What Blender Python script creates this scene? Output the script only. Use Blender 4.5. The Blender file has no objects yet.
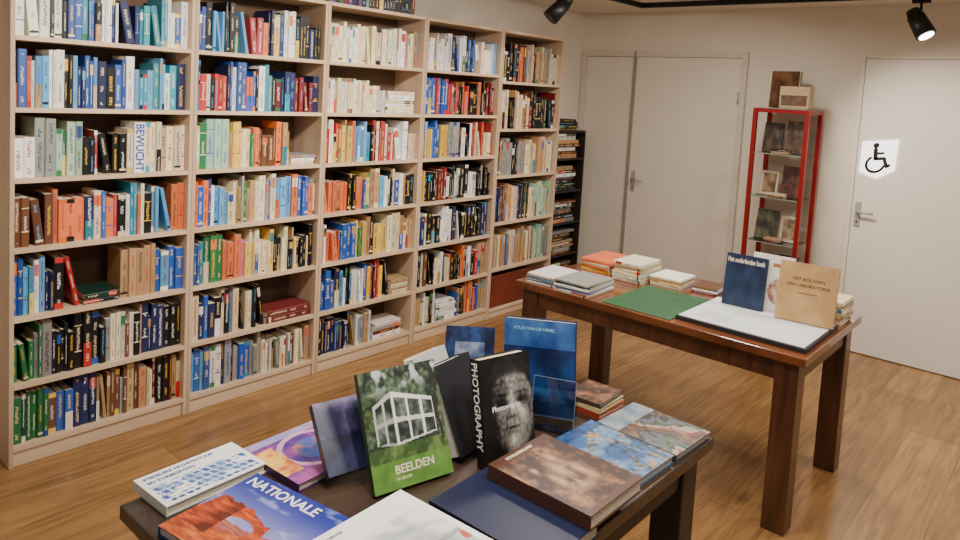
import bpy, bmesh, math, random
import numpy as np
from mathutils import Matrix, Vector, noise
random.seed(11)
SC=bpy.context.scene
COLL=SC.collection

# ---------------------------------------------------------------- helpers
def lin(c):
    out=[]
    for v in c[:3]:
        v=v/255.0
        out.append(v/12.92 if v<=0.04045 else ((v+0.055)/1.055)**2.4)
    return (out[0],out[1],out[2],1.0)

def link(o):
    COLL.objects.link(o); return o

def empty(name,loc,label=None,category=None,group=None,rot=None):
    e=bpy.data.objects.new(name,None); e.empty_display_size=0.05
    if rot is not None: e.matrix_world=rot
    else: e.location=loc
    link(e)
    if label: e['label']=label
    if category: e['category']=category
    if group: e['group']=group
    return e

def new_mat(name):
    m=bpy.data.materials.new(name); m.use_nodes=True
    nt=m.node_tree; b=nt.nodes['Principled BSDF']
    return m,nt,b

def plain(name,col,rough=0.6,metal=0.0,bump=0.0,var=0.04,scale=20):
    m,nt,b=new_mat(name)
    n=nt.nodes.new('ShaderNodeTexNoise'); n.inputs['Scale'].default_value=scale
    tc=nt.nodes.new('ShaderNodeTexCoord'); nt.links.new(tc.outputs['Object'],n.inputs['Vector'])
    r=nt.nodes.new('ShaderNodeValToRGB')
    c=lin(col); r.color_ramp.elements[0].position=.3; r.color_ramp.elements[1].position=.7
    r.color_ramp.elements[0].color=tuple(x*(1-var*2) for x in c[:3])+(1,)
    r.color_ramp.elements[1].color=tuple(min(1,x*(1+var*2)) for x in c[:3])+(1,)
    nt.links.new(n.outputs['Fac'],r.inputs['Fac']); nt.links.new(r.outputs['Color'],b.inputs['Base Color'])
    b.inputs['Roughness'].default_value=rough; b.inputs['Metallic'].default_value=metal
    if bump:
        bp=nt.nodes.new('ShaderNodeBump'); bp.inputs['Strength'].default_value=bump; bp.inputs['Distance'].default_value=.002
        nt.links.new(n.outputs['Fac'],bp.inputs['Height']); nt.links.new(bp.outputs['Normal'],b.inputs['Normal'])
    return m

def wood(name,c1,c2,stretch=(1,1,1),rough=0.5,scale=6,coat=0.0):
    m,nt,b=new_mat(name)
    tc=nt.nodes.new('ShaderNodeTexCoord'); mp=nt.nodes.new('ShaderNodeMapping')
    mp.inputs['Scale'].default_value=stretch
    n=nt.nodes.new('ShaderNodeTexNoise'); n.inputs['Scale'].default_value=scale; n.inputs['Detail'].default_value=6; n.inputs['Distortion'].default_value=.6
    r=nt.nodes.new('ShaderNodeValToRGB'); r.color_ramp.elements[0].position=.3; r.color_ramp.elements[1].position=.72
    r.color_ramp.elements[0].color=lin(c1); r.color_ramp.elements[1].color=lin(c2)
    nt.links.new(tc.outputs['Object'],mp.inputs['Vector']); nt.links.new(mp.outputs['Vector'],n.inputs['Vector'])
    nt.links.new(n.outputs['Fac'],r.inputs['Fac']); nt.links.new(r.outputs['Color'],b.inputs['Base Color'])
    b.inputs['Roughness'].default_value=rough
    b.inputs['Coat Weight'].default_value=coat
    return m

def box_obj(name,x0,x1,y0,y1,z0,z1,mat,parent=None,bevel=0.0,kind=None,local=False):
    bm=bmesh.new(); bmesh.ops.create_cube(bm,size=1)
    off=Vector((0,0,0)) if (parent is None or local) else parent.location
    for v in bm.verts:
        v.co=Vector((x0+(v.co.x+.5)*(x1-x0),y0+(v.co.y+.5)*(y1-y0),z0+(v.co.z+.5)*(z1-z0)))-off
    if bevel: bmesh.ops.bevel(bm,geom=bm.edges[:],offset=bevel,segments=2,affect='EDGES',profile=.6)
    me=bpy.data.meshes.new(name); bm.to_mesh(me); bm.free(); me.materials.append(mat)
    o=link(bpy.data.objects.new(name,me))
    if parent: o.parent=parent
    if kind: o['kind']=kind
    return o

def cyl_obj(name,p0,p1,r0,r1,mat,parent=None,seg=24,caps=True):
    p0=Vector(p0);p1=Vector(p1);d=p1-p0
    bm=bmesh.new(); bmesh.ops.create_cone(bm,cap_ends=caps,segments=seg,radius1=r0,radius2=r1,depth=d.length)
    M=Matrix.Translation((p0+p1)/2)@d.to_track_quat('Z','Y').to_matrix().to_4x4()
    off=parent.location if parent else Vector((0,0,0))
    bm.transform(Matrix.Translation(-off)@M)
    me=bpy.data.meshes.new(name); bm.to_mesh(me); bm.free(); me.materials.append(mat)
    for p in me.polygons: p.use_smooth=len(p.vertices)==4
    o=link(bpy.data.objects.new(name,me))
    if parent:o.parent=parent
    return o

# ---------------------------------------------------------------- colour-attribute mesh builder
class MB:
    def __init__(s): s.v=[];s.f=[];s.c=[];s.i=[];s.u=[]
    def quad(s,P,col,ink=None,uv=None,M=None):
        n=len(s.v)
        for p in P:
            p=Vector(p)
            if M is not None: p=M@p
            s.v.append(p[:])
        s.f.append((n,n+1,n+2,n+3)); s.c.append(col); s.i.append(ink or col)
        s.u.append(uv or [(0,-1)]*4)
    def box(s,x0,x1,y0,y1,z0,z1,col,M=None,skip=''):
        A=[(x0,y0,z0),(x1,y0,z0),(x1,y1,z0),(x0,y1,z0),(x0,y0,z1),(x1,y0,z1),(x1,y1,z1),(x0,y1,z1)]
        for k,F in (('b',(0,3,2,1)),('t',(4,5,6,7)),('s',(0,1,5,4)),('r',(1,2,6,5)),('n',(2,3,7,6)),('l',(3,0,4,7))):
            if k in skip: continue
            s.quad([A[i] for i in F],col,M=M)
    def mesh(s,name,mat):
        me=bpy.data.meshes.new(name); me.from_pydata(s.v,[],s.f)
        ca=me.attributes.new('Col','FLOAT_COLOR','CORNER'); ca.data.foreach_set('color',np.repeat(np.array(s.c,dtype=np.float32),4,axis=0).ravel())
        ia=me.attributes.new('Ink','FLOAT_COLOR','CORNER'); ia.data.foreach_set('color',np.repeat(np.array(s.i,dtype=np.float32),4,axis=0).ravel())
        uv=me.uv_layers.new(name='UVMap'); uv.data.foreach_set('uv',np.array(s.u,dtype=np.float32).ravel())
        me.materials.append(mat); me.update()
        return me

def book_material():
    m,nt,b=new_mat('book_cloth_and_paper'); N=nt.nodes.new; L=nt.links.new
    a=N('ShaderNodeAttribute');a.attribute_name='Col'
    k=N('ShaderNodeAttribute');k.attribute_name='Ink'
    uv=N('ShaderNodeUVMap'); uv.uv_map='UVMap'
    sp=N('ShaderNodeSeparateXYZ'); L(uv.outputs['UV'],sp.inputs[0])
    m1=N('ShaderNodeMath');m1.operation='GREATER_THAN';m1.inputs[1].default_value=.28;L(sp.outputs['Y'],m1.inputs[0])
    m2=N('ShaderNodeMath');m2.operation='LESS_THAN';m2.inputs[1].default_value=.72;L(sp.outputs['Y'],m2.inputs[0])
    mp=N('ShaderNodeMapping');mp.inputs['Scale'].default_value=(3.0,2.0,1);L(uv.outputs['UV'],mp.inputs['Vector'])
    n=N('ShaderNodeTexNoise');n.inputs['Scale'].default_value=1;n.inputs['Detail'].default_value=1;L(mp.outputs['Vector'],n.inputs['Vector'])
    g=N('ShaderNodeMath');g.operation='GREATER_THAN';g.inputs[1].default_value=.5;L(n.outputs['Fac'],g.inputs[0])
    mp2=N('ShaderNodeMapping');mp2.inputs['Scale'].default_value=(.16,0,1);L(uv.outputs['UV'],mp2.inputs['Vector'])
    n2=N('ShaderNodeTexNoise');n2.inputs['Scale'].default_value=1;n2.inputs['Detail'].default_value=0;L(mp2.outputs['Vector'],n2.inputs['Vector'])
    g2=N('ShaderNodeMath');g2.operation='GREATER_THAN';g2.inputs[1].default_value=.48;L(n2.outputs['Fac'],g2.inputs[0])
    def mul(x,y):
        q=N('ShaderNodeMath');q.operation='MULTIPLY';L(x.outputs[0],q.inputs[0]);L(y.outputs[0],q.inputs[1]);return q
    M=mul(mul(m1,m2),mul(g,g2))
    q=N('ShaderNodeMath');q.operation='MULTIPLY';q.inputs[1].default_value=.9;L(M.outputs[0],q.inputs[0])
    mx=N('ShaderNodeMix');mx.data_type='RGBA'
    L(q.outputs[0],mx.inputs[0]);L(a.outputs['Color'],mx.inputs[6]);L(k.outputs['Color'],mx.inputs[7])
    L(mx.outputs[2],b.inputs['Base Color']); b.inputs['Roughness'].default_value=.42
    return m
BOOKMAT=book_material()
def paint_material():
    m,nt,b=new_mat('printed_cover')
    a=nt.nodes.new('ShaderNodeAttribute');a.attribute_name='Col'
    nt.links.new(a.outputs['Color'],b.inputs['Base Color']); b.inputs['Roughness'].default_value=.36
    return m
PRINT=paint_material()

PAL={'n':(26,38,88),'b':(24,84,174),'l':(84,164,218),'c':(36,144,170),'w':(242,240,232),'e':(234,216,176),'k':(20,20,24),'r':(188,32,30),
'd':(118,26,30),'o':(228,108,34),'y':(238,194,60),'g':(36,118,66),'G':(22,62,48),'B':(112,68,42),'t':(190,148,98),'a':(148,148,146),'p':(94,50,120),'i':(206,110,136),'m':(156,196,170)}
CN={'n':'navy','b':'blue','l':'light blue','c':'teal','w':'white','e':'cream','k':'black','r':'red','d':'dark red','o':'orange','y':'yellow','g':'green','G':'dark green','B':'brown','t':'tan','a':'grey','p':'purple','i':'pink','m':'mint green'}
DARK='nbkrdgGBpc'
def jit(c,a=.25):
    f=1+random.uniform(-a,a); g=sum(c[:3])/3; m=random.uniform(0,.24)
    return tuple(max(0,min(1,(x*(1-m)+g*m)*f*(1+random.uniform(-.09,.09)))) for x in c[:3])+(1,)
PAGES=[(226,214,188),(236,230,214),(206,188,150)]

def add_book(mb,t,h,d,code,M=None,hard=None):
    """spine faces +x at x=0, thickness along y, height along z"""
    col=jit(lin(PAL[code])); pg=jit(lin(random.choice(PAGES)),.08)
    if hard is None: hard=random.random()<.45
    c=.0022 if hard else .0006; ins=.003 if hard else .0003
    mb.box(-d,-.002,0,c,0,h,col,M); mb.box(-d,-.002,t-c,t,0,h,col,M)
    mb.box(-d+ins,-.002,c,t-c,ins,h-ins,pg,M,skip='r')
    ink=lin(PAL[random.choice('weywlye')]) if code in DARK else lin(PAL[random.choice('knrbkdr')])
    alt=jit(lin(PAL[random.choice('wkrbeyotcg')]))
    alt2=lin(PAL['e']) if code in DARK else lin(PAL['k'])
    st=random.random(); seg=[]
    if st<.50: seg=[(0,.08,col,0),(.08,.92,col,1),(.92,1,col,0)]
    elif st<.61: seg=[(0,.1,col,0),(.1,.70,col,1),(.70,.92,alt,1),(.92,1,col,0)]
    elif st<.71: seg=[(0,.12,alt,0),(.12,.9,col,1),(.9,1,alt,0)]
    elif st<.83: seg=[(0,.3,col,0),(.3,.32,ink,0),(.32,.78,col,1),(.78,.795,ink,0),(.795,1,col,0)]
    elif st<.92: seg=[(0,.06,col,0),(.06,.11,alt2,0),(.11,.88,col,1),(.88,1,col,0)]
    else: seg=[(0,.45,alt,1),(.45,1,col,1)]
    b=min(.004,t*.2); off=random.uniform(0,500)
    ys=[(0,-.003 if t>.015 else -.001),(b,-.0004),(t-b,-.0004),(t,-.003 if t>.015 else -.001)]
    for (a0,a1,cc,tx) in seg:
        z0=a0*h;z1=a1*h
        for k in range(3):
            (ya,xa),(yb,xb)=ys[k],ys[k+1]
            uv=None
            if k==1 and tx:
                zz0=z0/.01+off;zz1=z1/.01+off
                uv=[(zz0,0),(zz0,1),(zz1,1),(zz1,0)]
            kk=ink
            if abs(sum(cc[:3])-sum(ink[:3]))<.35: kk=lin(PAL['k']) if sum(cc[:3])>.6 else lin(PAL['w'])
            mb.quad([(xa,ya,z0),(xb,yb,z0),(xb,yb,z1),(xa,ya,z1)],cc,kk,uv,M)
    mb.quad([(-.003,0,h),(-.0004,b,h),(-.0004,t-b,h),(-.003,t,h)],col,M=M)

REST=MB()
BUDGET=[232]
def emit_book(t,h,d,code,M,label,group,individual):
    if individual and BUDGET[0]>0:
        BUDGET[0]-=1
        mb=MB(); add_book(mb,t,h,d,code)
        o=link(bpy.data.objects.new('book',mb.mesh('book',BOOKMAT))); o.matrix_world=M
        o['label']=label; o['category']='book'; o['group']=group
        return o
    add_book(REST,t,h,d,code,M)

# ---------------------------------------------------------------- text helper
def text_mesh(name,body,size,mat,parent,M,align='LEFT',bold=False,sx=1.0,label=None):
    cu=bpy.data.curves.new(name,'FONT'); cu.body=body; cu.size=size; cu.align_x=align; cu.extrude=.0002
    if bold: cu.offset=size*.018
    cu.resolution_u=3
    to=bpy.data.objects.new('tmp',cu); COLL.objects.link(to)
    bpy.context.view_layer.update()
    me=bpy.data.meshes.new_from_object(to.evaluated_get(bpy.context.evaluated_depsgraph_get()))
    bpy.data.objects.remove(to)
    me.transform(M@Matrix.Diagonal((sx,1,1,1)))
    me.materials.clear(); me.materials.append(mat)
    o=link(bpy.data.objects.new(name,me)); o.parent=parent
    if label:o['label']=label
    return o
INK={k:plain('ink_'+k,c,.5,var=0) for k,c in dict(white=(250,250,247),black=(8,8,10),blue=(20,60,150),kraft=(104,68,36),lightblue=(150,200,240),cream=(246,234,204),grey=(110,110,114),sign=(255,255,255)).items()}

# ---------------------------------------------------------------- room
XW=-.31; D=5.673; ZC=2.5
XR=4.9; YF=-2.2
m_floor,nt,b=new_mat('oak_plank_floor')
N=nt.nodes.new;L=nt.links.new
tc=N('ShaderNodeTexCoord');mp=N('ShaderNodeMapping');mp.inputs['Rotation'].default_value=(0,0,math.radians(90))
L(tc.outputs['Object'],mp.inputs['Vector'])
br=N('ShaderNodeTexBrick');br.inputs['Scale'].default_value=1;br.inputs['Brick Width'].default_value=1.5;br.inputs['Row Height'].default_value=.25
br.inputs['Mortar Size'].default_value=.0014;br.inputs['Mortar Smooth'].default_value=.5;br.offset=.37;br.inputs['Bias'].default_value=0
br.inputs['Color1'].default_value=lin((176,134,84));br.inputs['Color2'].default_value=lin((152,112,68));br.inputs['Mortar'].default_value=lin((96,68,42))
L(mp.outputs['Vector'],br.inputs['Vector'])
mp2=N('ShaderNodeMapping');mp2.inputs['Scale'].default_value=(11,.9,1);L(tc.outputs['Object'],mp2.inputs['Vector'])
n=N('ShaderNodeTexNoise');n.inputs['Scale'].default_value=2.2;n.inputs['Detail'].default_value=8;n.inputs['Distortion'].default_value=1.4;L(mp2.outputs['Vector'],n.inputs['Vector'])
rp=N('ShaderNodeValToRGB');rp.color_ramp.elements[0].position=.30;rp.color_ramp.elements[1].position=.66
rp.color_ramp.elements[0].color=(.54,.51,.48,1);rp.color_ramp.elements[1].color=(1.10,1.08,1.04,1);L(n.outputs['Fac'],rp.inputs['Fac'])
mp3=N('ShaderNodeMapping');mp3.inputs['Scale'].default_value=(3.6,1.3,1);L(tc.outputs['Object'],mp3.inputs['Vector'])
vo=N('ShaderNodeTexVoronoi');vo.inputs['Scale'].default_value=1.3;L(mp3.outputs['Vector'],vo.inputs['Vector'])
rp3=N('ShaderNodeValToRGB');rp3.color_ramp.elements[0].position=.03;rp3.color_ramp.elements[1].position=.16
rp3.color_ramp.elements[0].color=(.34,.29,.26,1);rp3.color_ramp.elements[1].color=(1,1,1,1);L(vo.outputs['Distance'],rp3.inputs['Fac'])
mx=N('ShaderNodeMix');mx.data_type='RGBA';mx.blend_type='MULTIPLY';mx.inputs[0].default_value=.85
mx2=N('ShaderNodeMix');mx2.data_type='RGBA';mx2.blend_type='MULTIPLY';mx2.inputs[0].default_value=.8
L(br.outputs['Color'],mx.inputs[6]);L(rp.outputs['Color'],mx.inputs[7]);L(mx.outputs[2],mx2.inputs[6]);L(rp3.outputs['Color'],mx2.inputs[7]);L(mx2.outputs[2],b.inputs['Base Color'])
b.inputs['Roughness'].default_value=.25
M_WALL=plain('wall_paint',(230,220,203),.85,var=.015,scale=3)
M_CEIL=plain('ceiling_paint',(228,220,206),.9,var=.015,scale=3)
M_DOOR=plain('door_paint',(226,217,201),.5,var=.01,scale=2)
M_DOOR2=plain('white_door_paint',(232,225,212),.6,var=.01,scale=2)
M_FRAME=plain('frame_paint',(214,203,186),.5,var=.01)
M_SEAM=plain('door_seam_paint',(150,138,122),.6,var=.01)
M_STEEL=plain('brushed_steel',(186,184,180),.35,.35)
M_BLACK=plain('black_metal',(18,18,20),.45,.3)

box_obj('floor',XW-.1,XR,YF,D+.1,-.1,0,m_floor,kind='structure')
box_obj('ceiling',XW-.1,XR,YF,D+.1,ZC,ZC+.1,M_CEIL,kind='structure')
box_obj('wall_left',XW-.1,XW,YF,D+.1,0,ZC,M_WALL,kind='structure')
box_obj('wall_back',XW,XR,D,D+.1,0,ZC,M_WALL,kind='structure')
def handle(parent,x,z,y,dirn):
    h=box_obj('door_handle',x-.02,x+.02,y-.008,y,z-.11,z+.07,M_STEEL,parent,.003)
    c=cyl_obj('lever',(x,y-.006,z),(x,y-.05,z),.009,.009,M_STEEL,None); 
    c2=cyl_obj('lever',(x,y-.05,z),(x+dirn*.11,y-.05,z),.009,.008,M_STEEL,None)
    bm=bmesh.new(); bm.from_mesh(c.data); bm.from_mesh(c2.data); bm.to_mesh(c.data); bm.free()
    bpy.data.objects.remove(c2); c.parent=h
    k=cyl_obj('keyhole',(x,y-.0075,z-.075),(x,y-.0105,z-.075),.007,.007,M_BLACK,None); k.parent=h
dp=box_obj('door_1',-.255,.235,D-.025,D-.002,.005,2.11,M_DOOR,kind='structure')
d2=box_obj('door_2',.262,1.19,D-.032,D-.002,.008,2.11,M_DOOR,kind='structure')
handle(d2,.31,1.04,D-.032,1)
d3=box_obj('door_3',2.085,3.02,D-.03,D-.002,.008,2.12,M_DOOR2,kind='structure')
handle(d3,2.125,1.03,D-.03,1)
for i,(a,bb) in enumerate(((-.305,-.257),(.236,.26),(1.194,1.24),(2.052,2.081))):
    box_obj('trim_%d'%(i+1),a,bb,(D-.045) if i<3 else (D-.031),D,0,2.16 if i<3 else 2.14,(M_FRAME,M_SEAM,M_FRAME,M_WALL)[i],kind='structure',bevel=.003)
box_obj('trim_5',-.257,.236,D-.045,D,2.113,2.16,M_FRAME,kind='structure',bevel=.003)
box_obj('trim_6',.26,1.194,D-.045,D,2.113,2.16,M_FRAME,kind='structure',bevel=.003)
box_obj('trim_7',2.083,3.07,D-.031,D,2.123,2.14,M_WALL,kind='structure',bevel=.003)
for hz in (.25,1.75):
    hg=cyl_obj('hinge',(1.192,D-.05,hz),(1.192,D-.05,hz+.09),.008,.008,M_STEEL,None,12); hg.parent=d2
box_obj('baseboard_back',1.242,2.050,D-.014,D,0,.06,M_FRAME,kind='structure')

def sign():
    y=D-.034
    e=empty('accessibility_sign',(2.222,y,1.415),'white pointed plate with black wheelchair symbol on a door','sign')
    e.rotation_euler=(0,math.radians(-1),0)
    # plate cut with a slightly raked top so that it hangs true beside the door edge
    def rk(x,z): return (x+.05*z, z+.13*x)
    bm=bmesh.new()
    w=.112;T=.132;Bm=-.085
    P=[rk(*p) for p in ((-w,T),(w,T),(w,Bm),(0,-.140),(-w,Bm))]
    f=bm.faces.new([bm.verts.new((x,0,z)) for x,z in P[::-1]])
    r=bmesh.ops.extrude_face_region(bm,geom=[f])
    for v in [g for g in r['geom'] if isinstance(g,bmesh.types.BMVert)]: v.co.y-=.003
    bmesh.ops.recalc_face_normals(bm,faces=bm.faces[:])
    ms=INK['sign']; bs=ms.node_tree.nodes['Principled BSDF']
    bs.inputs['Emission Color'].default_value=(1,1,1,1);bs.inputs['Emission Strength'].default_value=2.0  # glow added to the unlit plate so its white reads brighter
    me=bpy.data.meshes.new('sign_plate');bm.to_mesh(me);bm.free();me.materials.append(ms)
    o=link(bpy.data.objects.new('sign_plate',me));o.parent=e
    bm=bmesh.new()
    S=1.26
    def disc(c,r,s=16):
        vs=[]
        for t in range(s):
            x,z=rk(S*(c[0]+r*math.cos(t*2*math.pi/s)),S*(c[1]+r*math.sin(t*2*math.pi/s)))
            vs.append(bm.verts.new((x,-.0039,z)))
        bm.faces.new(vs)
    def stroke(pts,wd):
        disc(pts[0],wd/2)
        for i in range(len(pts)-1):
            a=Vector(pts[i]);b_=Vector(pts[i+1]);d=(b_-a).normalized();n_=Vector((-d.y,d.x))*wd/2
            vs=[]
            for p in (a-n_,b_-n_,b_+n_,a+n_):
                x,z=rk(S*p.x,S*p.y); vs.append(bm.verts.new((x,-.0036-.0001*(i%2),z)))
            bm.faces.new(vs)
            disc(b_,wd/2)
    disc((-.018,.080),.0155,20)
    stroke([(-.018,.056),(-.014,.006)],.022)
    stroke([(-.014,.034),(.022,.034)],.014)
    stroke([(-.012,.004),(.030,.004),(.044,-.042),(.056,-.037)],.018)
    arc=[(-.012+.045*math.cos(math.radians(a)),-.026+.045*math.sin(math.radians(a))) for a in range(125,352,12)]
    stroke(arc,.014)
    me=bpy.data.meshes.new('wheelchair_symbol');bm.to_mesh(me);bm.free();me.materials.append(INK['black'])
    o=link(bpy.data.objects.new('wheelchair_symbol',me));o.parent=e
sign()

# ---------------------------------------------------------------- bookcases
M_PINE=wood('pine_board',(190,160,130),(218,192,162),(1,1,.12),.55,9)
M_PINEH=wood('pine_shelf',(202,172,140),(230,204,172),(1,.12,1),.55,9)
M_BACK=wood('bookcase_backing',(92,70,54),(112,88,68),(1,1,.2),.8,6)
Y0=.939;W=.791;DEP=.275
ZS=[1.862,1.561,1.261,.961,.66,.365,.089]
Z5=[1.82,1.46,1.10,.74,.38,.07]
def bookcase(i):
    ya=Y0+i*W+.001; yb=ya+W-.002
    e=empty('bookcase',(-DEP/2,(ya+yb)/2,0),'tall pale pine bookcase filled with rows of books against the wall','bookcase','row of pine bookcases')
    x0=-DEP;x1=0
    box_obj('side_panel',x0,x1,ya,ya+.018,0,2.2,M_PINE,e,.0015)
    box_obj('side_panel',x0,x1,yb-.018,yb,0,2.2,M_PINE,e,.0015)
    box_obj('back_panel',x0,x0+.006,ya+.0185,yb-.0185,.02,2.18,M_BACK,e)
    box_obj('top_board',x0+.007,x1-.001,ya+.0185,yb-.0185,2.18,2.2,M_PINEH,e,.001)
    for z in (Z5 if i==4 else ZS):
        box_obj('shelf_board',x0+.007,x1-.001,ya+.0185,yb-.0185,z-.02,z,M_PINEH,e,.001)
    zl=(Z5 if i==4 else ZS)[-1]-.02
    box_obj('plinth',x1-.03,x1-.012,ya+.0185,yb-.0185,0,zl,M_PINEH,e,.001)
    return ya+.0195,yb-.0195

U='u'
SPEC={
0:[ [(.45,'bblwkrcnw',U),(1,'lwbccnwlb',U)],
    [(.25,'wlbrkwo',U),(.6,'lbnbcwkb',U),(1,'lwbclwnl',U)],
    [(.12,'rwdk',U),(.35,'wlmgak',U),(.65,'krbekBoy',U),(.735,'','big'),(1,'tBtwee',U,.2,.24,.022,.04)],
    [(.22,'dBBoB',U,.2,.25),(.42,'tBowny',U,.18,.24),(.62,'owebwkr',U),(1,'wkblwowc',U)],
    [(.27,'nbwlkwb',U),(.36,'r','lean'),(.6,'kG','flat'),(.8,'teyt',U,.2,.25,.03,.05),(1,'nbbbl',U,.2,.245,.03,.045)],
    [(.3,'GkGnag',U),(.55,'kknBab',U),(.8,'tBkne',U),(1,'nnkb',U,.21,.25,.03,.045)],
    [(.18,'GgGk',U,.2,.24),(.45,'nnkbaB',U),(.7,'GkBat',U),(1,'tGkeBd',U)] ],
1:[ [(.3,'blwbkc',U),(.55,'bykrlo',U),(.8,'oykbwn',U),(1,'knkob',U)],
    [(.3,'nrkrbw',U),(.6,'kbclwo',U),(1,'rdkkbnw',U)],
    [(.25,'mwgte',U),(.5,'gtoeyg',U),(.75,'BotBtB',U),(1,'ewat','flat')],
    [(.3,'ewkbeol',U),(.6,'gtaoet',U),(1,'lbogwBey',U)],
    [(.22,'bgbnc',U),(.42,'oiyotw',U),(.7,'eweyk',U),(1,'tewke',U)],
    [(.2,'nbewb',U),(.5,'eklkkn',U,.2,.25),(.58,'k','lean'),(1,'d','bigflat')],
    [(.25,'kbwlkB',U,.2,.25),(.55,'nabea',U),(.8,'eaewt',U,.16,.2,.012,.02),(1,'wkBwet',U)] ],
2:[ [(.5,'eewee',U,.2,.24,.018,.03),(1,'wewtea',U,.2,.24)],
    [(.45,'eeewe',U,.18,.21,.015,.02),(.62,'ew',U,.14,.17,.02,.04),(1,'we','flat')],
    [(.3,'otwoyr',U),(.6,'wrwkel',U),(1,'wrewke',U)],
    [(.25,'brbowo',U),(.5,'boykwr',U),(1,'kelwbt',U)],
    [(.4,'oyobwoe',U),(.7,'gtoyk',U),(1,'tyetw',U)],
    [(.5,'nbkwkbl',U),(.68,'ykrw',U),(.74,'k','lean'),(1,'et','flat')],
    [(.35,'nnkbk',U),(.6,'tlwa',U,.18,.22),(1,'wdawrl','flat')] ],
3:[ [(.4,'nkwbeb',U),(1,'kwewlkb',U)],
    [(.4,'rkdbwt',U),(1,'kdkkrwo',U)],
    [(.35,'blwbyc',U),(.7,'kwrwka',U),(1,'wrerew',U)],
    [(.4,'krkwdy',U),(1,'kkwkrk',U)],
    [(.5,'nwkwnb',U),(1,'knkwe',U)],
    [(.5,'BkwkGoe',U),(1,'wtokkr',U)],
    [(.3,'ekwt',U),(.6,'w','flat'),(1,'ootkrb',U)] ],
4:[ [(.5,'Boekat',U,.22,.3),(1,'taeBt',U,.22,.3)],
    [(.5,'eBkte',U,.22,.3),(1,'kekBd',U,.22,.3)],
    [(.5,'artak',U,.22,.29),(1,'tetae',U,.22,.29)],
    [(.5,'teBen',U,.22,.29),(1,'aGtem',U,.22,.29)],
    [(.5,'tebte',U,.22,.29,.01,.02),(1,'tetma',U,.22,.29,.01,.02)],
    [] ]}
ORD=['top','second','third','fourth','fifth','sixth','bottom']
def fill(i,y0,y1):
    Z=Z5 if i==4 else ZS
    tops=[2.18]+[z-.02 for z in Z[:-1]]
    for r,row in enumerate(SPEC[i]):
        z=Z[r]; clear=tops[r]-z; L_=y1-y0; y=y0+.002
        individual=(i==0) or (i==1 and r>=4)
        group='books on the %s shelf of the %s bookcase'%(ORD[r],['first','second','third','fourth','fifth'][i])
        for seg in row:
            ye=y0+seg[0]*L_ ; pal=seg[1]; st=seg[2]
            hmin,hmax=(seg[3],seg[4]) if len(seg)>3 else (.165,.256)
            tmin,tmax=(seg[5],seg[6]) if len(seg)>5 else (.010,.040)
            hmax=min(hmax,clear-.012)
            if st==U:
                run=0
                while y<ye-.012:
                    if run<=0: base=random.uniform(hmin,hmax);code=random.choice(pal);run=random.choice([1,1,1,1,1,2,3]); tt=tmin+(tmax-tmin)*random.random()**1.3
                    run-=1
                    t=tt*random.uniform(.92,1.08); h=min(hmax,max(hmin,base+random.uniform(-.004,.004)))
                    if y+t>min(ye+.008,y1-.001): t=min(ye+.008,y1-.001)-y
                    if t<.008: break
                    d=random.uniform(.13,.17)*h/.22
                    sx=-.026-random.uniform(0,.018)
                    M=Matrix.Translation((sx,y,z+.0004))
                    slim='thick' if t>.028 else ('slim' if t<.018 else 'medium')
                    if random.random()<.085 and h<.23 and y+t+.05<ye:
                        a=random.uniform(.08,.2)
                        M=Matrix.Translation((sx,y+.001+h*math.sin(a),z+.0006))@Matrix.Rotation(a,4,'X')
                        emit_book(t,h,min(d,.2),code,M,'%s %s book tilted against its neighbour on a pine shelf'%(slim,CN[code]),group,individual)
                        y+=.002+h*math.sin(a)+t*math.cos(a)+.0015; continue
                    emit_book(t,h,min(d,.2),code,M,'%s %s book standing upright on the %s pine shelf'%(slim,CN[code],ORD[r]),group,individual)
                    y+=t+.0006
            elif st=='big':
                t=.052;h=.238;y=max(y,y0+.65*L_)+.001
                mb=MB();wc=lin((240,240,236)); mb.box(-.16,0,0,t,0,h,wc)
                o=empty('book',None,'wide white book with large vertical blue letters','book',group,rot=Matrix.Translation((-.022,y,z+.0004)))
                c=link(bpy.data.objects.new('cover',mb.mesh('cover',BOOKMAT)));c.parent=o
                text_mesh('title_lettering','BEWUCHT',.054,INK['blue'],o,Matrix(((0,0,1,.0006),(0,1,0,.008),(-1,0,0,h-.006),(0,0,0,1))),'LEFT',True,.86)
                y+=t+.001
            elif st=='lean':
                code=pal[0]; h=.235; t=.02
                w=ye-y
                a=math.asin(min(.75,(w-t)/h)) if w>t else .1
                a=max(.15,a)
                M=Matrix.Translation((-.04,y+.002+h*math.sin(a)*1.0,z+.0006))@Matrix.Rotation(a,4,'X')
                emit_book(t,h,.16,code,M,'%s book leaning diagonally against its neighbours on the shelf'%CN[code],group,individual)
                y=y+.004+h*math.sin(a)+t*math.cos(a)+.002
            elif st in('flat','bigflat'):
                w=min(ye,y1)-y-.006
                if w<.05: continue
                zz=z+.0005; k=0
                hh=min(w,.25) if st=='flat' else min(w,.30)
                cnt=2 if (st=='bigflat') else random.randint(3,6)
                if pal=='kG': cnt=2
                while k<cnt and zz-z<clear-.06:
                    code=pal[k%len(pal)]; t=random.uniform(.016,.032) if st=='flat' else .034
                    h=hh*random.uniform(.85,1); d=random.uniform(.15,.19)
                    M=Matrix(((1,0,0,-.03),(0,0,1,y+.003+random.uniform(0,hh-h)),(0,-1,0,zz+t),(0,0,0,1)))
                    emit_book(t,h,d,code,M,'%s book lying flat in a low pile on the shelf'%CN[code],group,individual)
                    zz+=t+.0006;k+=1
                y=y+hh+.006
for i in range(5):
    a,b_=bookcase(i)
    fill(i,a,b_)

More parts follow.
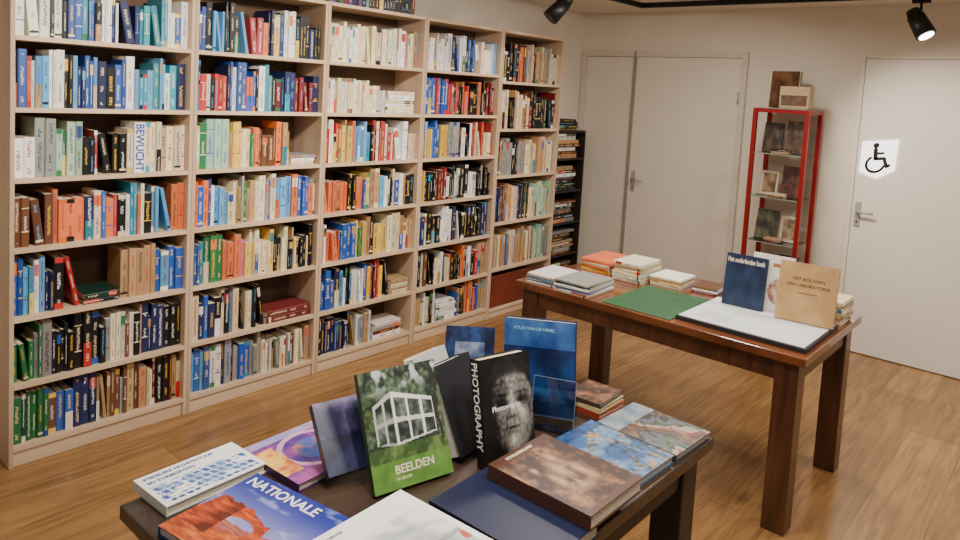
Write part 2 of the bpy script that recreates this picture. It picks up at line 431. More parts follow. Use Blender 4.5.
yy=Y0+2*W+.02
while yy<Y0+3*W-.09:
    t=random.uniform(.02,.035); add_book(REST,t,random.uniform(.19,.235),.16,random.choice('kpnkdpk'),Matrix.Translation((-.03,yy,2.2005))); yy+=t+.001

M_CRATE=wood('red_brown_wood',(96,38,24),(130,58,36),(1,.3,1),.5,8)
yc0=Y0+4*W+.05;yc1=yc0+.5
e=empty('wooden_crate',(-.13,(yc0+yc1)/2,.0705),'reddish brown wooden crate on the bottom shelf of a bookcase','crate')
box_obj('crate_front',-.04,-.02,yc0,yc1,.0705,.32,M_CRATE,e,.002)
box_obj('crate_back',-.24,-.22,yc0,yc1,.0705,.32,M_CRATE,e,.002)
box_obj('crate_side',-.219,-.041,yc0,yc0+.018,.0705,.32,M_CRATE,e,.002)
box_obj('crate_side',-.219,-.041,yc1-.018,yc1,.0705,.32,M_CRATE,e,.002)
box_obj('crate_bottom',-.219,-.041,yc0+.019,yc1-.019,.0705,.085,M_CRATE,e)

M_DK=wood('dark_stained_wood',(26,20,18),(44,34,30),(1,1,.2),.5,8)
ya,yb=4.935,5.37
e=empty('narrow_shelf',(-.165,(ya+yb)/2,0),'narrow black shelf stacked with piles of books in the corner','shelf')
box_obj('side_panel',-.29,-.04,ya,ya+.018,0,1.42,M_DK,e,.001)
box_obj('side_panel',-.29,-.04,yb-.018,yb,0,1.42,M_DK,e,.001)
box_obj('back_panel',-.30,-.291,ya,yb,0,1.42,M_DK,e)
for z in (.08,.36,.64,.92,1.20,1.42):
    a,b_=(ya+.019,yb-.019) if z<1.4 else (ya,yb)
    box_obj('shelf_board',-.29,-.042,a,b_,z-.018 if z<1.4 else z+.0005,z if z<1.4 else z+.018,M_DK,e)
    zz=(z if z<1.4 else z+.0185)+.0005;k=0
    top=z+(.17 if z<1.4 else .09)+random.uniform(0,.04)
    while zz<top and k<8:
        t=random.uniform(.015,.035); h=random.uniform(.24,.33); code=random.choice('kBtakkGdwaB')
        M=Matrix(((1,0,0,-.05-random.uniform(0,.02)),(0,0,1,ya+.03+random.uniform(0,.04)),(0,-1,0,zz+t),(0,0,0,1)))
        add_book(REST,t,h,.17,code,M); zz+=t+.0006;k+=1

o=link(bpy.data.objects.new('shelf_books',REST.mesh('shelf_books',BOOKMAT)))
o['kind']='stuff';o['label']='rows of assorted used books filling the farther pine bookcases';o['category']='books';o['group']='shelf books'

# ---------------------------------------------------------------- tables
M_TW=wood('mahogany_stain',(78,40,22),(138,80,46),(.8,6,1),.2,4,.5)
M_TL=wood('mahogany_leg',(58,32,20),(102,62,38),(5,5,.5),.36,4,.2)
M_TD=wood('dark_walnut_top',(42,31,25),(72,54,42),(5,.6,1),.32,4,.3)
M_TDL=wood('dark_walnut_leg',(36,26,21),(62,46,36),(5,5,.5),.45,4)
def table(x0,x1,y0,y1,h,mt,ml,label,lw=.095,inset=.03,ap=.09):
    e=empty('table',((x0+x1)/2,(y0+y1)/2,0),label,'table')
    box_obj('tabletop',x0,x1,y0,y1,h-.035,h,mt,e,.004)
    i0=x0+inset;i1=x1-inset;j0=y0+inset;j1=y1-inset
    for a,b_ in ((i0,j0),(i1-lw,j0),(i0,j1-lw),(i1-lw,j1-lw)):
        box_obj('leg',a,a+lw,b_,b_+lw,0,h-.0355,ml,e,.005)
    box_obj('apron',i0+lw+.0005,i1-lw-.0005,j0+.01,j0+.032,h-.035-ap,h-.0355,ml,e,.001)
    box_obj('apron',i0+lw+.0005,i1-lw-.0005,j1-.032,j1-.01,h-.035-ap,h-.0355,ml,e,.001)
    box_obj('apron',i0+.01,i0+.032,j0+lw+.0005,j1-lw-.0005,h-.035-ap,h-.0355,ml,e,.001)
    box_obj('apron',i1-.032,i1-.01,j0+lw+.0005,j1-lw-.0005,h-.035-ap,h-.0355,ml,e,.001)
table(1.149,2.606,2.932,3.80,.76,M_TW,M_TL,'reddish brown wooden table with stout square legs and stacks of books')
table(1.787,2.614,.666,2.039,.75,M_TD,M_TDL,'dark wooden display table covered with large picture books')

# ---------------------------------------------------------------- display books
def hardback(w,h,t,code,label,M,paint=None,res=(60,80),spine=None,group='display books on the table',page=(228,216,190),texts=(),cover_label=None,flip=False):
    """x baseline, y up, z toward the reader; spine on x=0 (or x=w when flipped)"""
    e=empty('book',None,label,'book',group,rot=M)
    c=code if isinstance(code,tuple) else PAL[code]
    col=lin(c);c0=.0025
    mb=MB(); mb.box(0,w,0,h,0,c0,col); mb.box(0,w,0,h,t-c0,t,col)
    sx0=w-c0 if flip else 0
    mb.box(sx0,sx0+c0,0,h,c0,t-c0,lin(spine) if spine else col)
    o=link(bpy.data.objects.new('cover',mb.mesh('cover',BOOKMAT)));o.parent=e
    mb=MB(); 
    nl=max(2,int((t-2*c0)/.0035)); zz0=c0+.0002; dz=(t-2*c0-.0004)/nl
    for q in range(nl):
        f_=1-.10*(q%2); s_=.0006*(q%2)
        xa_=(.004+s_) if flip else c0+.0002; xb_=(w-c0-.0002) if flip else w-.004-s_
        mb.box(xa_,xb_,.004+s_,h-.004-s_,zz0+q*dz,zz0+(q+1)*dz,tuple(x*f_ for x in lin(page)[:3])+(1,))
    o=link(bpy.data.objects.new('pages',mb.mesh('pages',BOOKMAT)));o.parent=e
    if paint:
        nx,ny=res; mb=MB()
        for i in range(nx):
            for j in range(ny):
                cc=lin(paint((i+.5)/nx,(j+.5)/ny))
                x0=w*i/nx;x1=w*(i+1)/nx;y0=h*j/ny;y1=h*(j+1)/ny
                mb.quad([(x0,y0,t+.0003),(x1,y0,t+.0003),(x1,y1,t+.0003),(x0,y1,t+.0003)],cc)
        o=link(bpy.data.objects.new('cover_picture',mb.mesh('cover_picture',PRINT)));o.parent=e
        if cover_label:o['label']=cover_label
    for tx in texts:
        body,size,ink,x,y=tx[:5]; al=tx[5] if len(tx)>5 else 'LEFT'; sx=tx[6] if len(tx)>6 else 1; where=tx[7] if len(tx)>7 else 'front'
        if where=='front': TM=Matrix.Translation((x,y,t+.0008))
        else: TM=Matrix(((0,0,-1,-.0006),(-1,0,0,y),(0,1,0,x),(0,0,0,1)))
        text_mesh('title_lettering',body,size,INK[ink],e,TM,al,True,sx)
    return e
def LIE(x,y,z,ang): return Matrix.Translation((x,y,z))@Matrix.Rotation(math.radians(ang),4,'Z')
def STAND(x,y,z,ang,lean,tilt=0): return Matrix.Translation((x,y,z))@Matrix.Rotation(math.radians(ang),4,'Z')@Matrix.Rotation(math.radians(90-lean),4,'X')@Matrix.Rotation(math.radians(tilt),4,'Z')
def fb(x,y,s=1,o=4,seed=0):
    return noise.fractal(Vector((x*s+seed,y*s,seed*1.7)),1.0,2.0,o)
def mixc(a,b,f):
    f=max(0,min(1,f)); return tuple(a[i]*(1-f)+b[i]*f for i in range(3))
def sm(a,b,x):
    t=max(0,min(1,(x-a)/(b-a))); return t*t*(3-2*t)
ZT=.7505
def p_wb(u,v):
    if v>.62: return (244,244,242)
    if u<.05 or u>.95 or v<.07: return (244,244,242)
    n_=fb(u,v,5,3,2)
    gx=(u*13+v*3)%1; gy=(v*7)%1
    c=mixc((30,74,150),(120,164,212),.35+n_)
    if gx<.28 or gy<.22: c=mixc((236,240,244),(150,180,212),.3+n_)
    if fb(u,v,7,2,12)>.3: c=(244,246,248)
    return c
hardback(.262,.155,.024,'w','white book with blue building pattern lying on the dark table',LIE(1.905,.720,ZT,93),p_wb,(110,66),
  texts=[('STEDELIJKE ARCHITECTUUR',.0150,'blue',.015,.132,'LEFT',.95),('EN VORMGEVING',.0150,'blue',.015,.110)])
def p_pur(u,v):
    r=math.hypot(u-.55,v-.5); n_=fb(u,v,3,4,5); m2=fb(u,v,12,3,15)
    c=mixc((64,44,124),(168,84,150),.5+n_+.3*m2)
    if abs(r-.36)<.03: c=(206,150,190)
    if r<.22: c=mixc((50,84,170),(220,120,90),.5+1.2*n_+.4*m2)
    if u<.22 and .2<v<.8: c=mixc((200,90,60),(240,190,90),.5+n_+m2)
    if u>.80 and v<.6: c=mixc((40,110,150),(150,210,220),.5+n_+m2)
    if v>.88: c=mixc(c,(196,196,230),.6)
    return c
hardback(.262,.240,.02,'p','purple collage covered book lying flat on the table',LIE(2.022,.988,ZT,93),p_pur,(70,64))
def p_nat(u,v):
    n_=fb(u*1.2,v*3.0,6,4,3); m2=fb(u,v*4,18,3,8)
    sky=mixc((150,150,214),(34,48,144),sm(.3,.95,v))
    c=mixc(sky,(210,210,234),.5*sm(.2,.55,fb(u,v*2.4,3,4,9)))
    if v<.37+.04*sm(.55,.62,u)-.05*sm(.80,.84,u)+.015*fb(u,0,12,2,3): c=mixc((140,70,76),(190,110,90),.5+m2)
    if v<.28+.03*fb(u,0,5,3,1): c=mixc((150,56,22),(230,122,56),.5+.8*n_+.3*m2)
    top=0
    if u<.26: top=.60+.03*fb(u,0,20,2,5)-.25*sm(.05,0,u)
    if .20<u<.56: top=.60-.10*sm(.26,.56,u)+.03*fb(u,0,16,2,6)
    if .56<=u<.62: top=.50-.30*(u-.56)/.06
    hole=(.27+.02*fb(v,0,9,2,4)<u<.49+.02*fb(v,0,7,2,9)) and v<.46-1.6*(u-.37)**2*2 and v>.20
    if v<top and v>.16 and not hole:
        lit=.62-.55*sm(.10,.24,u)*(1 if u<.26 else 0)+.6*n_+.14*math.sin(v*70+6*n_)
        c=mixc((96,30,16),(216,90,38),lit)
    return c
hardback(.35,.268,.022,'b','large desert landscape picture book with red rocks and blue sky',LIE(1.955,.678,ZT,9),p_nat,(160,120),
  texts=[('NATIONALE',.043,'white',.012,.222,'LEFT',.95)])
def p_lw(u,v):
    if .08<u<.94 and .22<v<.80:
        n_=fb(u,v*2,3,4,12); c=mixc((238,238,238),(160,166,174),.4+n_-(v-.5)*.8)
        if v<.42 and fb(u,v,8,2,3)>.25: c=(186,90,66)
        if .42<v<.46: c=mixc(c,(110,112,118),.5)
        return c
    return (246,246,246)
hardback(.300,.345,.030,'w','large white photo book with pale picture lying on the table',LIE(2.605,.832,ZT+.0228,93),p_lw,(70,70),
  texts=[('Reflections',.016,'grey',.03,.318)])
def p_ln(u,v):
    n_=fb(u,v,3,4,22); return mixc((34,32,70),(110,96,140),.2+n_) if v>.5 else mixc((18,20,44),(56,58,100),.4+n_)
hardback(.155,.175,.022,(30,28,58),'dark violet book leaning back on the display table',STAND(2.045,1.035,ZT+.0003,78,42),p_ln,(30,40),page=(200,200,215)) if 0 else None
hardback(.150,.180,.022,(30,28,58),'dark violet book leaning back on the display table',STAND(2.052,1.045,ZT+.0212,78,40),p_ln,(30,40),page=(200,200,215))
hardback(.15,.17,.02,(24,28,62),'dark navy book leaning back behind another book',STAND(1.945,1.275,ZT,78,34),None)
def p_bee(u,v):
    n_=fb(u,v,8,5,31); m2=fb(u,v,22,3,37)
    if v<.23: return mixc((84,128,52),(116,160,74),.5+n_*.6)
    c=mixc((34,46,38),(104,122,94),.38+1.0*n_+.6*m2)
    if v>.70: c=mixc(c,(196,204,204),sm(0,.3,fb(u,v,6,4,33))*sm(.72,.92,v))
    if v<.34: c=mixc((60,86,44),(116,138,80),.5+n_+m2*.4)
    def frame(a,b_,t0,t1,b0,b1,nc,pw,lit):
        if not(a<u<b_): return None
        q=(u-a)/(b_-a); top=t0+(t1-t0)*q; bot=b0+(b1-b0)*q
        if not(bot<v<top): return None
        vv=(v-bot)/(top-bot); k=(q*nc)%1
        if vv>.90: return tuple(x*lit for x in (240,240,236))
        if k<pw or q>1-.02: return tuple(x*lit for x in (236,236,232))
        if .42<vv<.52: return tuple(x*lit for x in (216,216,210))
        if vv<.05: return tuple(x*lit for x in (206,206,200))
        if k<pw+.10: return (70,76,72)
        return mixc((34,42,40),(120,134,122),.4+n_+.4*m2)
    for fr in (frame(.12,.36,.70,.80,.37,.34,2,.20,.80),frame(.36,.88,.80,.68,.34,.38,3,.20,1.0)):
        if fr: c=fr
    if fb(u,v,6,4,39)>.36 and (u<.25 or v<.40): c=mixc((40,58,36),(86,110,62),.5+m2)
    if abs(u-.93+.02*math.sin(v*14))<.018 and v>.3: c=(54,50,40)
    return c
hardback(.226,.285,.02,(60,84,44),'green book with white lattice building cover standing upright',STAND(2.155,1.105,ZT,77,26),p_bee,(110,140),
  texts=[('BEELDEN',.028,'cream',.062,.034,'LEFT',1),('IN GELUID',.009,'cream',.064,.019,'LEFT',1)])
hardback(.16,.245,.046,(30,30,34),'black book with pale page edges leaning back',STAND(2.165,1.362,ZT,96,26),None,page=(244,242,236),flip=True)
hardback(.15,.235,.036,(190,188,184),'pale grey book leaning behind a black book',STAND(2.06,1.385,ZT,96,26),None,page=(244,242,236),flip=True)
def p_ph(u,v):
    n_=fb(u,v,6,4,41)*.5+fb(u,v*1.5,22,3,43)*.35
    g=.06+.05*n_
    x=(u-.58)/.47; y=(v-.50)/.41
    r=math.hypot(x,y*(1.0 if y>0 else .92))
    face=sm(1.05,.86,r)
    light=.60-.30*x*x-.42*max(0,-x)-.10*y*y+.42*n_
    for ex in (-.40,.40):
        e_=math.exp(-(((x-ex)/.21)**2+((y-.16)/.10)**2)); light-=.42*e_
        e_=math.exp(-(((x-ex)/.10)**2+((y-.15)/.035)**2)); light-=.22*e_
        e_=math.exp(-(((x-ex-.06)/.03)**2+((y-.17)/.018)**2)); light+=.4*e_
        e_=math.exp(-(((x-ex)/.27)**2+((y-.33)/.035)**2)); light-=.26*e_
        e_=math.exp(-(((x-ex)/.20)**2+((y-.02)/.03)**2)); light-=.12*e_
        e_=math.exp(-(((x-ex*1.05)/.20)**2+((y+.10)/.12)**2)); light+=.12*e_
        lx=x-ex*(.62+.25*(-.15-y)); e_=math.exp(-((lx/.05)**2+((y+.28)/.16)**2)); light-=.22*e_
    light+=.18*math.exp(-((x/.07)**2+((y-.03)/.20)**2))
    light-=.18*math.exp(-(((x+.14)/.06)**2+((y-.0)/.18)**2))
    light-=.32*math.exp(-((x/.17)**2+((y+.20)/.035)**2))
    light-=.40*math.exp(-((x/.30)**2+((y+.44)/.028)**2))
    light-=.14*math.exp(-((x/.26)**2+((y+.55)/.05)**2))
    light+=.08*math.exp(-((x/.20)**2+((y+.72)/.10)**2))
    light-=.14*max(0,math.sin(y*34+5*n_+1.5*x))*sm(.42,.55,y)*sm(.85,.7,y)
    g=g*(1-face)+face*max(.04,light)
    hair=sm(.70,.86,y+.12*x*x)*sm(1.3,1.15,r); g=g*(1-hair*.85)+(.10+.15*max(0,n_))*hair
    q=max(0,min(1,g))*255
    return (q*1.0,q*.96,q*.92)
hardback(.168,.280,.044,(18,17,18),'thick black photography book with a portrait cover standing',STAND(2.240,1.395,ZT,77,13),p_ph,(100,170),
  texts=[('PHOTOGRAPHY',.036,'white',.008,.272,'LEFT',.86,'spine'),('Photographs',.019,'white',.03,.140)])
def p_bd(u,v):
    n_=fb(u,v,3,4,51)
    c=mixc((14,30,70),(30,70,134),.3+n_)
    if v>.72: c=mixc((28,66,134),(76,126,186),.4+n_)
    if v<.02: c=(90,130,190)
    if .15<v<.3: c=mixc((20,40,90),(50,96,150),.5+1.5*n_)
    return c
hardback(.222,.295,.025,(20,36,84),'large dark blue book standing on the display table',STAND(2.065,1.725,ZT,24,2,3),p_bd,(50,70),
  texts=[('ATLAS VAN DE HEMEL',.013,'lightblue',.03,.263)])
def p_bk(u,v):
    n_=fb(u,v,4,4,61); c=mixc((18,26,56),(50,76,130),.3+n_)
    if .2<u<.8 and .35<v<.75: c=mixc((60,80,120),(150,160,180),.4+n_)
    return c
hardback(.165,.20,.02,(18,24,54),'small dark blue book leaning at the table corner',STAND(1.825,1.690,ZT,42,18,0),p_bk,(30,40))
def glass(name):
    m,nt,b=new_mat(name); nt.nodes.remove(b); out=nt.nodes['Material Output']
    tr=nt.nodes.new('ShaderNodeBsdfTransparent');tr.inputs[0].default_value=(.93,.96,.97,1)
    gl=nt.nodes.new('ShaderNodeBsdfGlossy');gl.inputs['Roughness'].default_value=.05
    fr=nt.nodes.new('ShaderNodeFresnel');fr.inputs[0].default_value=1.5
    mxx=nt.nodes.new('ShaderNodeMixShader');nt.links.new(fr.outputs[0],mxx.inputs[0]);nt.links.new(tr.outputs[0],mxx.inputs[1]);nt.links.new(gl.outputs[0],mxx.inputs[2]);nt.links.new(mxx.outputs[0],out.inputs[0])
    return m
GLASS=glass('clear_acrylic')
M_ACE=plain('acrylic_edge',(120,140,160),.2)
se=empty('book_stand',None,'clear acrylic book stand in front of a blue book','book stand',rot=STAND(2.185,1.70,ZT,24,4))
box_obj('back_plate',0,.13,.002,.15,.0,.003,GLASS,se,local=True)
box_obj('base_lip',0,.13,.0005,.0035,.004,.035,GLASS,se,local=True)
box_obj('front_lip',0,.13,.004,.020,.033,.036,GLASS,se,local=True)
for a in ((0,.0015,.004,.15),(.1285,.13,.004,.15),(.0025,.1275,.1485,.15)):
    box_obj('edge_strip',a[0],a[1],a[2],a[3],.0032,.0045,M_ACE,se,local=True)
hardback(.215,.330,.034,(22,30,62),'navy cloth book lying flat beneath a brown book',LIE(2.630,1.160,ZT,91) ,None,page=(220,210,190))
def p_br(u,v):
    n_=fb(u,v,4,5,71); m2=fb(u+.3,v,14,4,75)
    c=mixc((60,36,26),(160,114,78),.40+n_*.9+m2*.6)
    for (cx,cy,w_,h_) in ((.30,.45,.08,.16),(.48,.52,.10,.22),(.66,.42,.09,.17),(.40,.28,.16,.08),(.60,.70,.06,.08),(.24,.66,.05,.07)):
        q=math.hypot((u-cx)/w_,(v-cy)/h_)+.5*m2
        if q<1: c=mixc(c,(206,168,126),.75*(1-q)+.15)
    if v>.90 or v<.06: c=(84,52,40)
    return c
hardback(.235,.30,.036,(84,50,38),'brown art book with sepia painting cover lying on a navy book',LIE(2.632,1.325,ZT+.0348,90),p_br,(100,120),
  texts=[('SCHILDERKUNST',.014,'cream',.05,.278)])
def p_map(u,v):
    n_=fb(u,v,4,5,81); m2=fb(u,v,16,3,83); c=mixc((44,88,144),(134,168,192),.40+n_+.4*m2)
    if fb(u,v,10,3,84)>.14: c=mixc((44,62,90),(176,144,104),.5+n_+m2)
    if v>.86: c=mixc((30,60,110),(70,110,160),.5+n_)
    return c
hardback(.235,.275,.022,(70,104,140),'light blue picture book with map like cover lying flat',LIE(2.588,1.575,ZT,88),p_map,(80,90))
def p_col(u,v):
    n_=fb(u,v,4,4,91); m2=fb(u,v,18,3,93); k=(int(u*9+fb(u,v,3,2,3)*2)+int(v*8+fb(v,u,3,2,5)*2))%7
    c=[(140,62,38),(168,158,142),(44,66,40),(80,94,106),(40,36,34),(104,78,56),(60,52,46)][k]
    if v>.72: c=mixc((96,120,140),(170,180,186),.5+n_)
    return mixc(c,(140,128,110),.12+.5*n_+.5*m2)
hardback(.21,.262,.02,(64,62,64),'colourful townscape picture book lying at the table edge',LIE(2.60,1.818,ZT,88),p_col,(80,96))
def p_gr(u,v):
    n_=fb(u,v,5,4,95); return mixc((60,42,32),(150,100,70),.4+n_)
for k,(cc,tt) in enumerate((((150,60,40),.018),((210,190,140),.014),((70,60,50),.014))):
    hardback(.15,.125,tt,cc,'small book in a low pile on the display table',LIE(2.315,1.875+.003*k,ZT+sum((.018,.014,.014)[:k])+.0008*k,88+k*3),p_gr if k==2 else None,(24,20),group='small books in a low pile')

# ---------------------------------------------------------------- right table items
zt=.7605
M_GREEN=plain('green_leather',(44,92,58),.5,var=.06)
box=box_obj('desk_mat',1.66,2.015,2.955,3.42,zt,zt+.003,M_GREEN,None,.001)
box['label']='dark green leather desk mat on the brown table';box['category']='desk mat'
pe=empty('portfolio',(2.30,3.24,zt),'large dark portfolio with a white printed sheet on top','portfolio')
M_PF=plain('charcoal_board',(40,38,40),.6);M_SH=plain('white_sheet',(228,232,234),.5,var=.015,scale=8)
box_obj('folder',2.02,2.585,3.00,3.46,zt,zt+.018,M_PF,pe,.001)
box_obj('sheet',2.03,2.575,3.01,3.45,zt+.0185,zt+.0215,M_SH,pe)
M_LINE=plain('sheet_print',(150,160,160),.6)
for k in range(6):
    box_obj('printed_line',2.08,2.24-.01*(k%3),3.06+.022*k,3.064+.022*k,zt+.0217,zt+.0219,M_LINE,pe)
zp=zt+.022
def p_db(u,v): 
    n_=fb(u,v,3,3,101); return mixc((28,40,66),(44,62,92),.5+n_)
hardback(.190,.245,.022,(30,44,70),'dark slate blue book standing upright on a portfolio',STAND(2.085,3.375,zp,3,8),p_db,(20,24),
  texts=[('Het nederlandse boek',.034,'cream',.006,.206,'LEFT',.57)],group='books displayed upright on the brown table')
def p_w2(u,v):
    n_=fb(u,v,6,4,111)
    if v<.62 and math.hypot((u-.72)/.3,(v-.36)/.24)<1: return mixc((150,104,84),(226,200,180),.5+n_)
    if v>.80 and v<.86 and u>.5: return (180,120,80)
    return (240,238,232)
hardback(.185,.265,.014,'w','white book with small picture standing behind others',STAND(2.20,3.415,zp,3,4),p_w2,(34,44),group='books displayed upright on the brown table')
hardback(.245,.265,.02,(198,156,108),'tan cardboard book standing upright at the table edge',STAND(2.345,3.345,zp,6,10),lambda u,v:mixc((192,150,100),(206,166,116),.5+fb(u,v,4,3,7)),(20,20),
  texts=[('HET BOUWEN',.021,'kraft',.125,.185,'CENTER'),('VAN LABORATORIA',.020,'kraft',.125,.158,'CENTER'),('inrichting en gebruik',.0095,'kraft',.125,.128,'CENTER')],group='books displayed upright on the brown table')

def pile(cx,cy,codes,h,d,label,group,ang=0,z0=zt,tr=(.012,.022)):
    z=z0
    for c in codes:
        t=random.uniform(*tr); hh=h*random.uniform(.94,1.0); dd=d*random.uniform(.94,1)
        a=math.radians(ang+random.uniform(-4,4))
        mb=MB(); add_book(mb,t,hh,dd,c)
        R=Matrix(((0,0,-1,0),(-1,0,0,0),(0,1,0,0),(0,0,0,1)))
        M=Matrix.Translation((cx,cy,z))@Matrix.Rotation(a,4,'Z')@Matrix.Translation((hh/2,-dd/2,0))@R
        o=link(bpy.data.objects.new('book',mb.mesh('book',BOOKMAT)));o.matrix_world=M
        o['label']=label%CN[c];o['category']='book';o['group']=group
        z+=t+.0007
pile(1.27,3.10,'wkwlaw',.17,.27,'%s thin book lying in a low pile','low pile of thin books on the brown table',4,tr=(.005,.009))
pile(1.49,3.06,'ewbwka',.20,.27,'%s book lying in a pile on the brown table','pile of magazines and books on the brown table',2,tr=(.007,.012))
pile(1.36,3.50,'oyoeo',.19,.27,'%s paperback stacked in a neat pile','pile of orange paperbacks on the brown table',0,tr=(.013,.018))
pile(1.545,3.50,'eweete',.175,.24,'%s paperback stacked in a neat pile','pile of cream paperbacks on the brown table',0,tr=(.013,.018))
pile(1.73,3.56,'eytw',.175,.2,'%s paperback stacked in a low pile','low pile of pale paperbacks on the brown table',0,tr=(.010,.014))
pile(1.92,3.60,'dwB',.13,.18,'%s small book lying in a low pile','small low pile of books on the brown table',5,tr=(.008,.012))
pile(2.50,3.63,'eteete',.16,.2,'%s book stacked behind the tan display book','pile of cream books at the table corner',0,tr=(.014,.02))

# ---------------------------------------------------------------- red display case
M_RED=plain('red_enamel',(150,20,24),.35,.2,var=.02)
xa,xb=1.450,1.845; ya,yb=5.27,5.60; hz=1.73
e=empty('display_case',((xa+xb)/2,(ya+yb)/2,0),'tall red metal display case with glass shelves holding small books','display case')
q=.030
for (px,py) in ((xa,ya),(xb-q,ya),(xa,yb-q),(xb-q,yb-q)):
    box_obj('post',px,px+q,py,py+q,0,hz,M_RED,e,.002)
for z in (.05,hz-q):
    box_obj('rail',xa+q+.0005,xb-q-.0005,ya,ya+q,z,z+q,M_RED,e,.001)
    box_obj('rail',xa+q+.0005,xb-q-.0005,yb-q,yb,z,z+q,M_RED,e,.001)
    box_obj('rail',xa,xa+q,ya+q+.0005,yb-q-.0005,z,z+q,M_RED,e,.001)
    box_obj('rail',xb-q,xb,ya+q+.0005,yb-q-.0005,z,z+q,M_RED,e,.001)
M_GS=plain('glass_shelf_edge',(140,160,150),.15)
shelves=[.08,.42,.75,1.08,1.40]
for z in shelves+[hz]:
    box_obj('glass_shelf',xa+.031,xb-.031,ya+.002,yb-.002,z,z+.006,GLASS,e)
    box_obj('shelf_edge',xa+.031,xb-.031,ya-.001,ya+.0015,z,z+.006,M_GS,e)
def p_c(seed,a,b_,border=None): 
    return lambda u,v:border if (border and (u<.1 or u>.9 or v<.08 or v>.92)) else mixc(a,b_,.5+fb(u,v,3,4,seed))
G_='antique books in the display case'
def small(x,w,h,z,c,c1,c2,bd=None,lab='small antique book standing on a glass shelf',yo=.15,lean=10):
    hardback(w,h,.018,c,lab,STAND(x,ya+yo,z+.0065,random.uniform(-4,4),lean),p_c(x*37+z*11,c1,c2,bd),(16,20),group=G_)
small(xa+.04,.14,.22,1.40,(40,30,26),(34,28,26),(96,78,60))
small(xa+.20,.15,.24,1.40,(70,48,34),(54,42,32),(120,92,66),None,'brown antique book standing on a glass shelf')
small(xa+.05,.13,.18,1.08,(150,140,110),(80,62,48),(160,130,98),(196,184,156),'small framed picture book with cream border')
small(xa+.20,.15,.23,1.08,(60,26,26),(54,30,28),(104,64,48),None,'dark red antique book standing on a glass shelf')
small(xa+.04,.16,.22,.75,(46,52,46),(40,46,42),(110,104,80),None,'dark green antique book standing on a glass shelf')
small(xa+.22,.13,.19,.75,(160,140,104),(100,76,54),(180,156,120),(204,190,160),'small picture book with pale border')
small(xa+.05,.15,.21,.42,(70,48,34),(60,44,36),(130,100,70))
small(xa+.22,.14,.23,.42,(30,34,50),(30,34,50),(80,80,90))
for z,cs in ((1.08,'Be'),(1.40,'tk'),(.75,'dt')):
    pile(xa+.20,ya+.08,cs,.12,.085,'%s little book lying in front of standing books',G_,3,z0=z+.0065,tr=(.012,.016))
for (px,pz,cs) in ((xa+.29,.08,'BtdB'),(xa+.12,.08,'kBe')):
    pile(px,ya+.14,cs,.13,.17,'%s antique book lying in the display case',G_,0,z0=pz+.0065)
hardback(.21,.27,.04,(96,60,36),'brown book leaning on top of the display case',STAND(xa+.055,ya+.21,hz+.0065,-10,4),p_c(5.5,(60,36,20),(120,80,48)),(16,20),group='items on top of the display case')
M_CR=plain('tan_painted_wood',(190,164,124),.55)
X0=1.622
re=empty('cream_box',(X0+.1,ya+.09,hz+.0065),'tan box with a brown picture panel on the display case','box')
box_obj('body',X0,X0+.205,ya+.02,ya+.125,hz+.0065,hz+.165,M_CR,re,.006)
box_obj('panel',X0+.015,X0+.19,ya+.016,ya+.019,hz+.03,hz+.095,plain('brown_panel',(104,76,52),.5,var=.25,scale=30),re)
box_obj('rim',X0+.01,X0+.195,ya+.01,ya+.019,hz+.10,hz+.11,M_CR,re,.002)

# ---------------------------------------------------------------- ceiling track and spotlights
e=empty('ceiling_track',(.56,4.2,2.46),'black metal track rail mounted on the ceiling','track rail')
box_obj('rail',.545,.575,2.2,5.10,2.462,2.499,M_BLACK,e,.002)
e=empty('ceiling_track',(1.8,5.12,2.46),'black metal track rail mounted on the ceiling','track rail')
box_obj('rail',.545,3.6,5.105,5.135,2.462,2.499,M_BLACK,e,.002)
m_em,nt,b=new_mat('lamp_lens');b.inputs['Emission Color'].default_value=(1,.95,.88,1);b.inputs['Emission Strength'].default_value=12
M_LENSOFF=plain('dark_lens',(60,58,56),.2)
def spot(base,ctr,aim,lit,label,s=1.25):
    e=empty('track_spotlight',base,label,'spotlight','ceiling track spotlights')
    b0=Vector(base);c=Vector(ctr);d=(Vector(aim)-c).normalized()
    box_obj('adapter',b0.x-.05,b0.x+.05,b0.y-.016,b0.y+.016,b0.z-.03,b0.z-.0005,M_BLACK,e,.003)
    cyl_obj('stem',(b0.x,b0.y,b0.z-.03),(c.x,c.y,c.z+.01),.008,.008,M_BLACK,e,12)
    cyl_obj('lamp_housing',c-d*.05*s,c+d*.065*s,.040*s,.046*s,M_BLACK,e,28)
    cyl_obj('heat_sink',c-d*.085*s,c-d*.051*s,.030*s,.036*s,M_BLACK,e,20)
    cyl_obj('lens',c+d*.0655*s,c+d*.068*s,.034*s,.034*s,m_em if lit else M_LENSOFF,e,28)
    return c+d*.10,d
def spotlamp(p,aim,en,size=1.6,blend=.9,rad=.06,col=(1,.90,.77)):
    l=bpy.data.lights.new('spot_lamp','SPOT');l.energy=en;l.spot_size=size;l.spot_blend=blend;l.shadow_soft_size=rad;l.color=col
    o=link(bpy.data.objects.new('spot_lamp',l));o.location=p
    o.rotation_euler=(Vector(aim)-Vector(p)).to_track_quat('-Z','Y').to_euler();return o
p,d=spot((.56,4.0,2.461),(.57,3.97,2.31),(-.1,3.0,1.0),False,'black cylindrical track spotlight pointing toward the bookcases')
p2,d2_=spot((2.48,5.12,2.461),(2.50,5.04,2.29),(2.92,4.86,1.6),True,'lit black track spotlight hanging from the ceiling rail')
spotlamp(p2,p2+d2_,60,1.5)
spotlamp((2.0,4.3,2.40),(2.7,5.6,1.2),110,1.2)
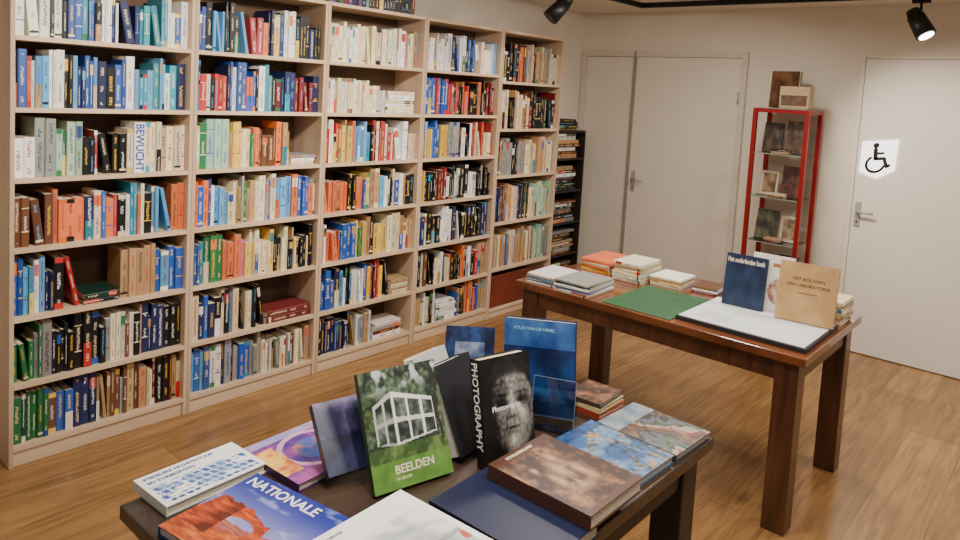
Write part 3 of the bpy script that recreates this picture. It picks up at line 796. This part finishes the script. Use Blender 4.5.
spotlamp((1.5,1.3,2.42),(-.1,1.5,1.5),105,1.2)
spotlamp((1.4,2.5,2.42),(-.1,2.7,1.5),90,1.2)
spotlamp((1.3,3.8,2.42),(-.1,4.2,1.4),52,1.2)
spotlamp((2.6,1.0,2.42),(2.2,1.4,.75),90,1.1)
spotlamp((2.4,2.6,2.42),(2.2,3.3,.75),50,1.1)
def area(loc,rot,size,sy,en,col=(1,.935,.85)):  # unseen soft area lights added under the ceiling, without fixtures
    l=bpy.data.lights.new('ceiling_fill','AREA');l.shape='RECTANGLE';l.size=size;l.size_y=sy;l.energy=en;l.color=col
    o=link(bpy.data.objects.new('ceiling_fill',l));o.location=loc;o.rotation_euler=rot;return o
area((1.5,1.2,2.44),(0,math.radians(18),0),.3,.3,24)
area((1.5,2.9,2.44),(0,math.radians(18),0),.3,.3,26)
area((1.6,4.3,2.44),(0,math.radians(8),0),.3,.3,18)
area((3.0,1.6,2.44),(0,0,0),.3,.3,22)
area((3.2,3.9,2.44),(math.radians(-12),0,0),.3,.3,24)
w=bpy.data.worlds.new('World');SC.world=w;w.use_nodes=True
w.node_tree.nodes['Background'].inputs[0].default_value=(1,.96,.90,1);w.node_tree.nodes['Background'].inputs[1].default_value=.30

# ---------------------------------------------------------------- camera
F,px,py,a,p_,r_=713.064,480,147.176,-.716,-.08,.057
f=Vector((math.sin(a)*math.cos(p_),math.cos(a)*math.cos(p_),math.sin(p_)))
r0=Vector((math.cos(a),-math.sin(a),0));u0=r0.cross(f)
R=math.cos(r_)*r0+math.sin(r_)*u0;Uv=-math.sin(r_)*r0+math.cos(r_)*u0
cd=bpy.data.cameras.new('camera');cd.sensor_width=36;cd.sensor_fit='HORIZONTAL';cd.lens=F/960*36;cd.shift_y=(py-270)/960;cd.clip_start=.05
co=link(bpy.data.objects.new('camera',cd))
co.matrix_world=Matrix(((R.x,Uv.x,-f.x,3.399),(R.y,Uv.y,-f.y,0),(R.z,Uv.z,-f.z,1.744),(0,0,0,1)))
SC.camera=co
